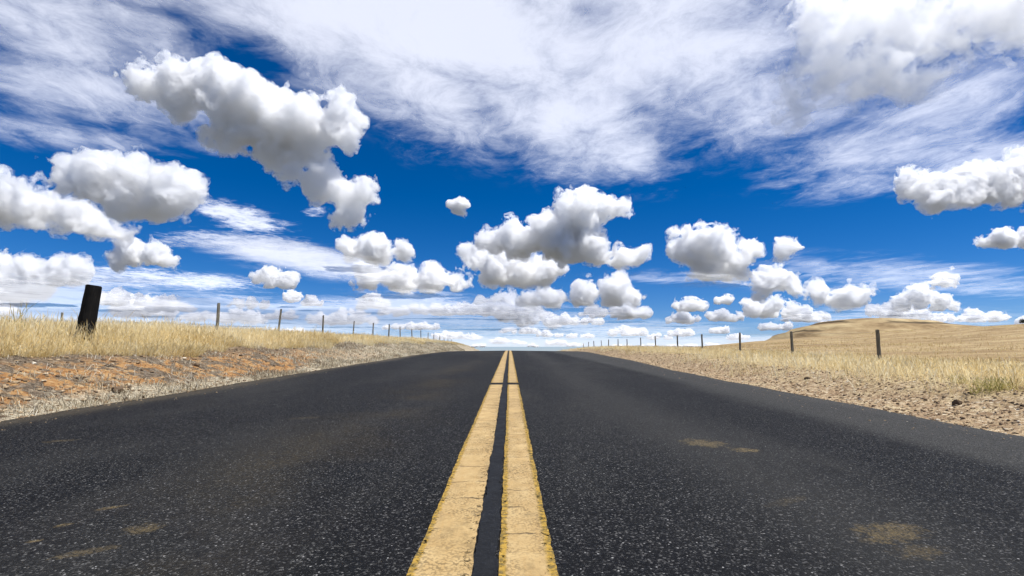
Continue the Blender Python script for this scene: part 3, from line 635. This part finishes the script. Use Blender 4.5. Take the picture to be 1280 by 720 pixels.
for i, (x, y, wd_, r_) in enumerate(small):
    n = int(3 + wd_ / r_)
    cloud([(x + wd_ * (2 * (k + .5) / n - 1) + g.normal() * r_ * .2, y - abs(g.normal()) * r_ * .25, r_ * (1 - .45 * abs(2 * (k + .5) / n - 1)) * (.75 + .5 * g.random())) for k in range(n)],
          'small puffy cloud in the rows low over the horizon', y + r_ * .45, None, 200 + i, max(.9, min(1.5, r_ * .22)), .8, .8, .7, group='small clouds low over the horizon')

# high thin cloud: a broken veil of ice at 5 km and a thin layer at 2 km, each a sheet as thin in nature as here
def veil(name, alt, lumps, streak, scale_, el0, el1, seed, label, thick, lo, hi):
    azs = np.radians(np.linspace(-62, 62, 240)); els = np.radians(np.linspace(el0, el1, 150))
    A, E_ = np.meshgrid(azs, els, indexing='ij'); d = alt / np.tan(E_); Xv, Yv = d * np.sin(A), d * np.cos(A)
    Zv = alt + alt * .012 * n2(Xv, Yv, alt * .8, 3, seed)
    W = np.stack([Xv - CAM[0], Yv - CAM[1], Zv - CAM[2]], -1); f_ = np.maximum(W @ FW, 1e-3); px, py = CX + F * (W @ RT) / f_, CY - F * (W @ UP) / f_
    T = np.zeros(px.shape)
    for x, y, rx, ry, an, k in lumps:
        a = R(an); u = (px - x) * math.cos(a) + (py - y) * math.sin(a); v = (py - y) * math.cos(a) - (px - x) * math.sin(a)
        T = np.maximum(T, k * np.exp(-((u / rx) ** 2 + (v / ry) ** 2) ** 1.3 * .9)) + .12 * k * np.exp(-((u / rx) ** 2 + (v / ry) ** 2))
    Fq = grid_faces(len(azs), len(els)); Fq = Fq[T.ravel()[Fq].max(1) > .06]
    used = np.unique(Fq); mp = np.zeros(T.size, int); mp[used] = np.arange(len(used))
    me = mesh_np(name, np.stack([Xv.ravel(), Yv.ravel(), Zv.ravel()], 1)[used], mp[Fq], True); attr(me, 'thickness', T.ravel()[used])
    m = NT('ice_veil'); P = m.pos(); t = m.at('thickness')
    wv = m.n('ShaderNodeTexNoise'); m.put(wv.inputs['Vector'], P); wv.inputs['Scale'].default_value = .7 / scale_; wv.inputs['Detail'].default_value = 4
    wp = m.n('ShaderNodeVectorMath', operation='MULTIPLY_ADD'); m.put(wp.inputs[0], wv.outputs['Color']); wp.inputs[1].default_value = (scale_ * .9,) * 3; m.put(wp.inputs[2], P)
    q = m.scale(wp.outputs[0], (1, streak, 1))
    n1 = m.noise(q, 1 / scale_, 10, .7, .3); nb = m.noise(P, .33 / scale_, 4, .5)
    a = m.math('ADD', m.math('MULTIPLY', t, 1.25), m.math('ADD', m.math('MULTIPLY', m.math('SUBTRACT', n1, .5), 2.1), m.math('MULTIPLY', m.math('SUBTRACT', nb, .5), .9)))
    a = m.math('MULTIPLY', m.math('MULTIPLY', m.rng(a, lo, hi, smooth=True), m.rng(t, .05, .3)), thick)
    tl = m.n('ShaderNodeBsdfTranslucent'); m.put(tl.inputs[0], (.95, .95, .95)); df = m.n('ShaderNodeBsdfDiffuse'); m.put(df.inputs[0], (.95, .95, .95))
    m.surf(m.mixsh(a, m.n('ShaderNodeBsdfTransparent').outputs[0], m.mixsh(.25, tl.outputs[0], df.outputs[0])))
    o = obj(name, me, m.m, kind='stuff', label=label); o.visible_shadow = True; return o
veil('high_cloud_veil', 9000., [(540,30,340,75,8,1.),(470,80,190,65,25,.85),(690,120,150,75,25,.9),(785,190,55,38,10,.85),(850,50,190,110,0,.95),(960,120,150,60,-10,.8),(1080,185,120,40,-10,.65),(1190,130,150,50,-15,.75),(1220,190,140,34,-8,.65),(1060,225,110,26,-5,.5),
      (60,20,170,55,28,.75),(110,115,190,45,10,.7),(60,165,150,22,8,.55),(160,50,140,60,25,.65),(250,180,100,16,5,.35),(560,178,70,20,-15,.35),(690,195,60,35,25,.5),(640,-10,700,40,0,.9)],
     .7, 2200., 11, 41, 3., 'white wispy veil of high cloud across the top of the sky', .6, .15, 1.6)
veil('thin_cloud_layer', 1000., [(1150,345,200,22,4,.5),(380,325,120,18,8,.75),(310,310,60,12,10,.6),(450,335,70,12,5,.6),(240,352,60,10,0,.5),(40,372,150,26,0,.75),(60,398,160,16,0,.9),(220,392,170,24,0,.85),(380,398,160,22,0,.9),(500,388,100,24,0,.8),(640,405,160,22,0,.6),(760,412,160,14,0,.6),(540,372,50,8,0,.6),(870,350,120,10,3,.45),(950,255,50,8,5,.3),(640,428,900,9,0,.85),(1120,400,160,20,0,.5)],
     .8, 420., .75, 13, 8., 'thin broken cloud layer streaked low above the horizon', .42, .05, 1.15)
veil('broken_cloud_layer', 2600., [(275,262,40,12,12,.75),(312,276,50,16,12,.8),(262,300,50,12,8,.6),(345,312,110,16,9,.95),(400,330,70,12,9,.8),(215,300,40,10,5,.5),(395,264,16,7,0,.7),(150,345,110,14,3,.7),(250,352,90,12,3,.7)],
     .9, 260., 4, 20, 21., 'broken ripples of thin white cloud on the left above the fence', .62, .3, 1.25)
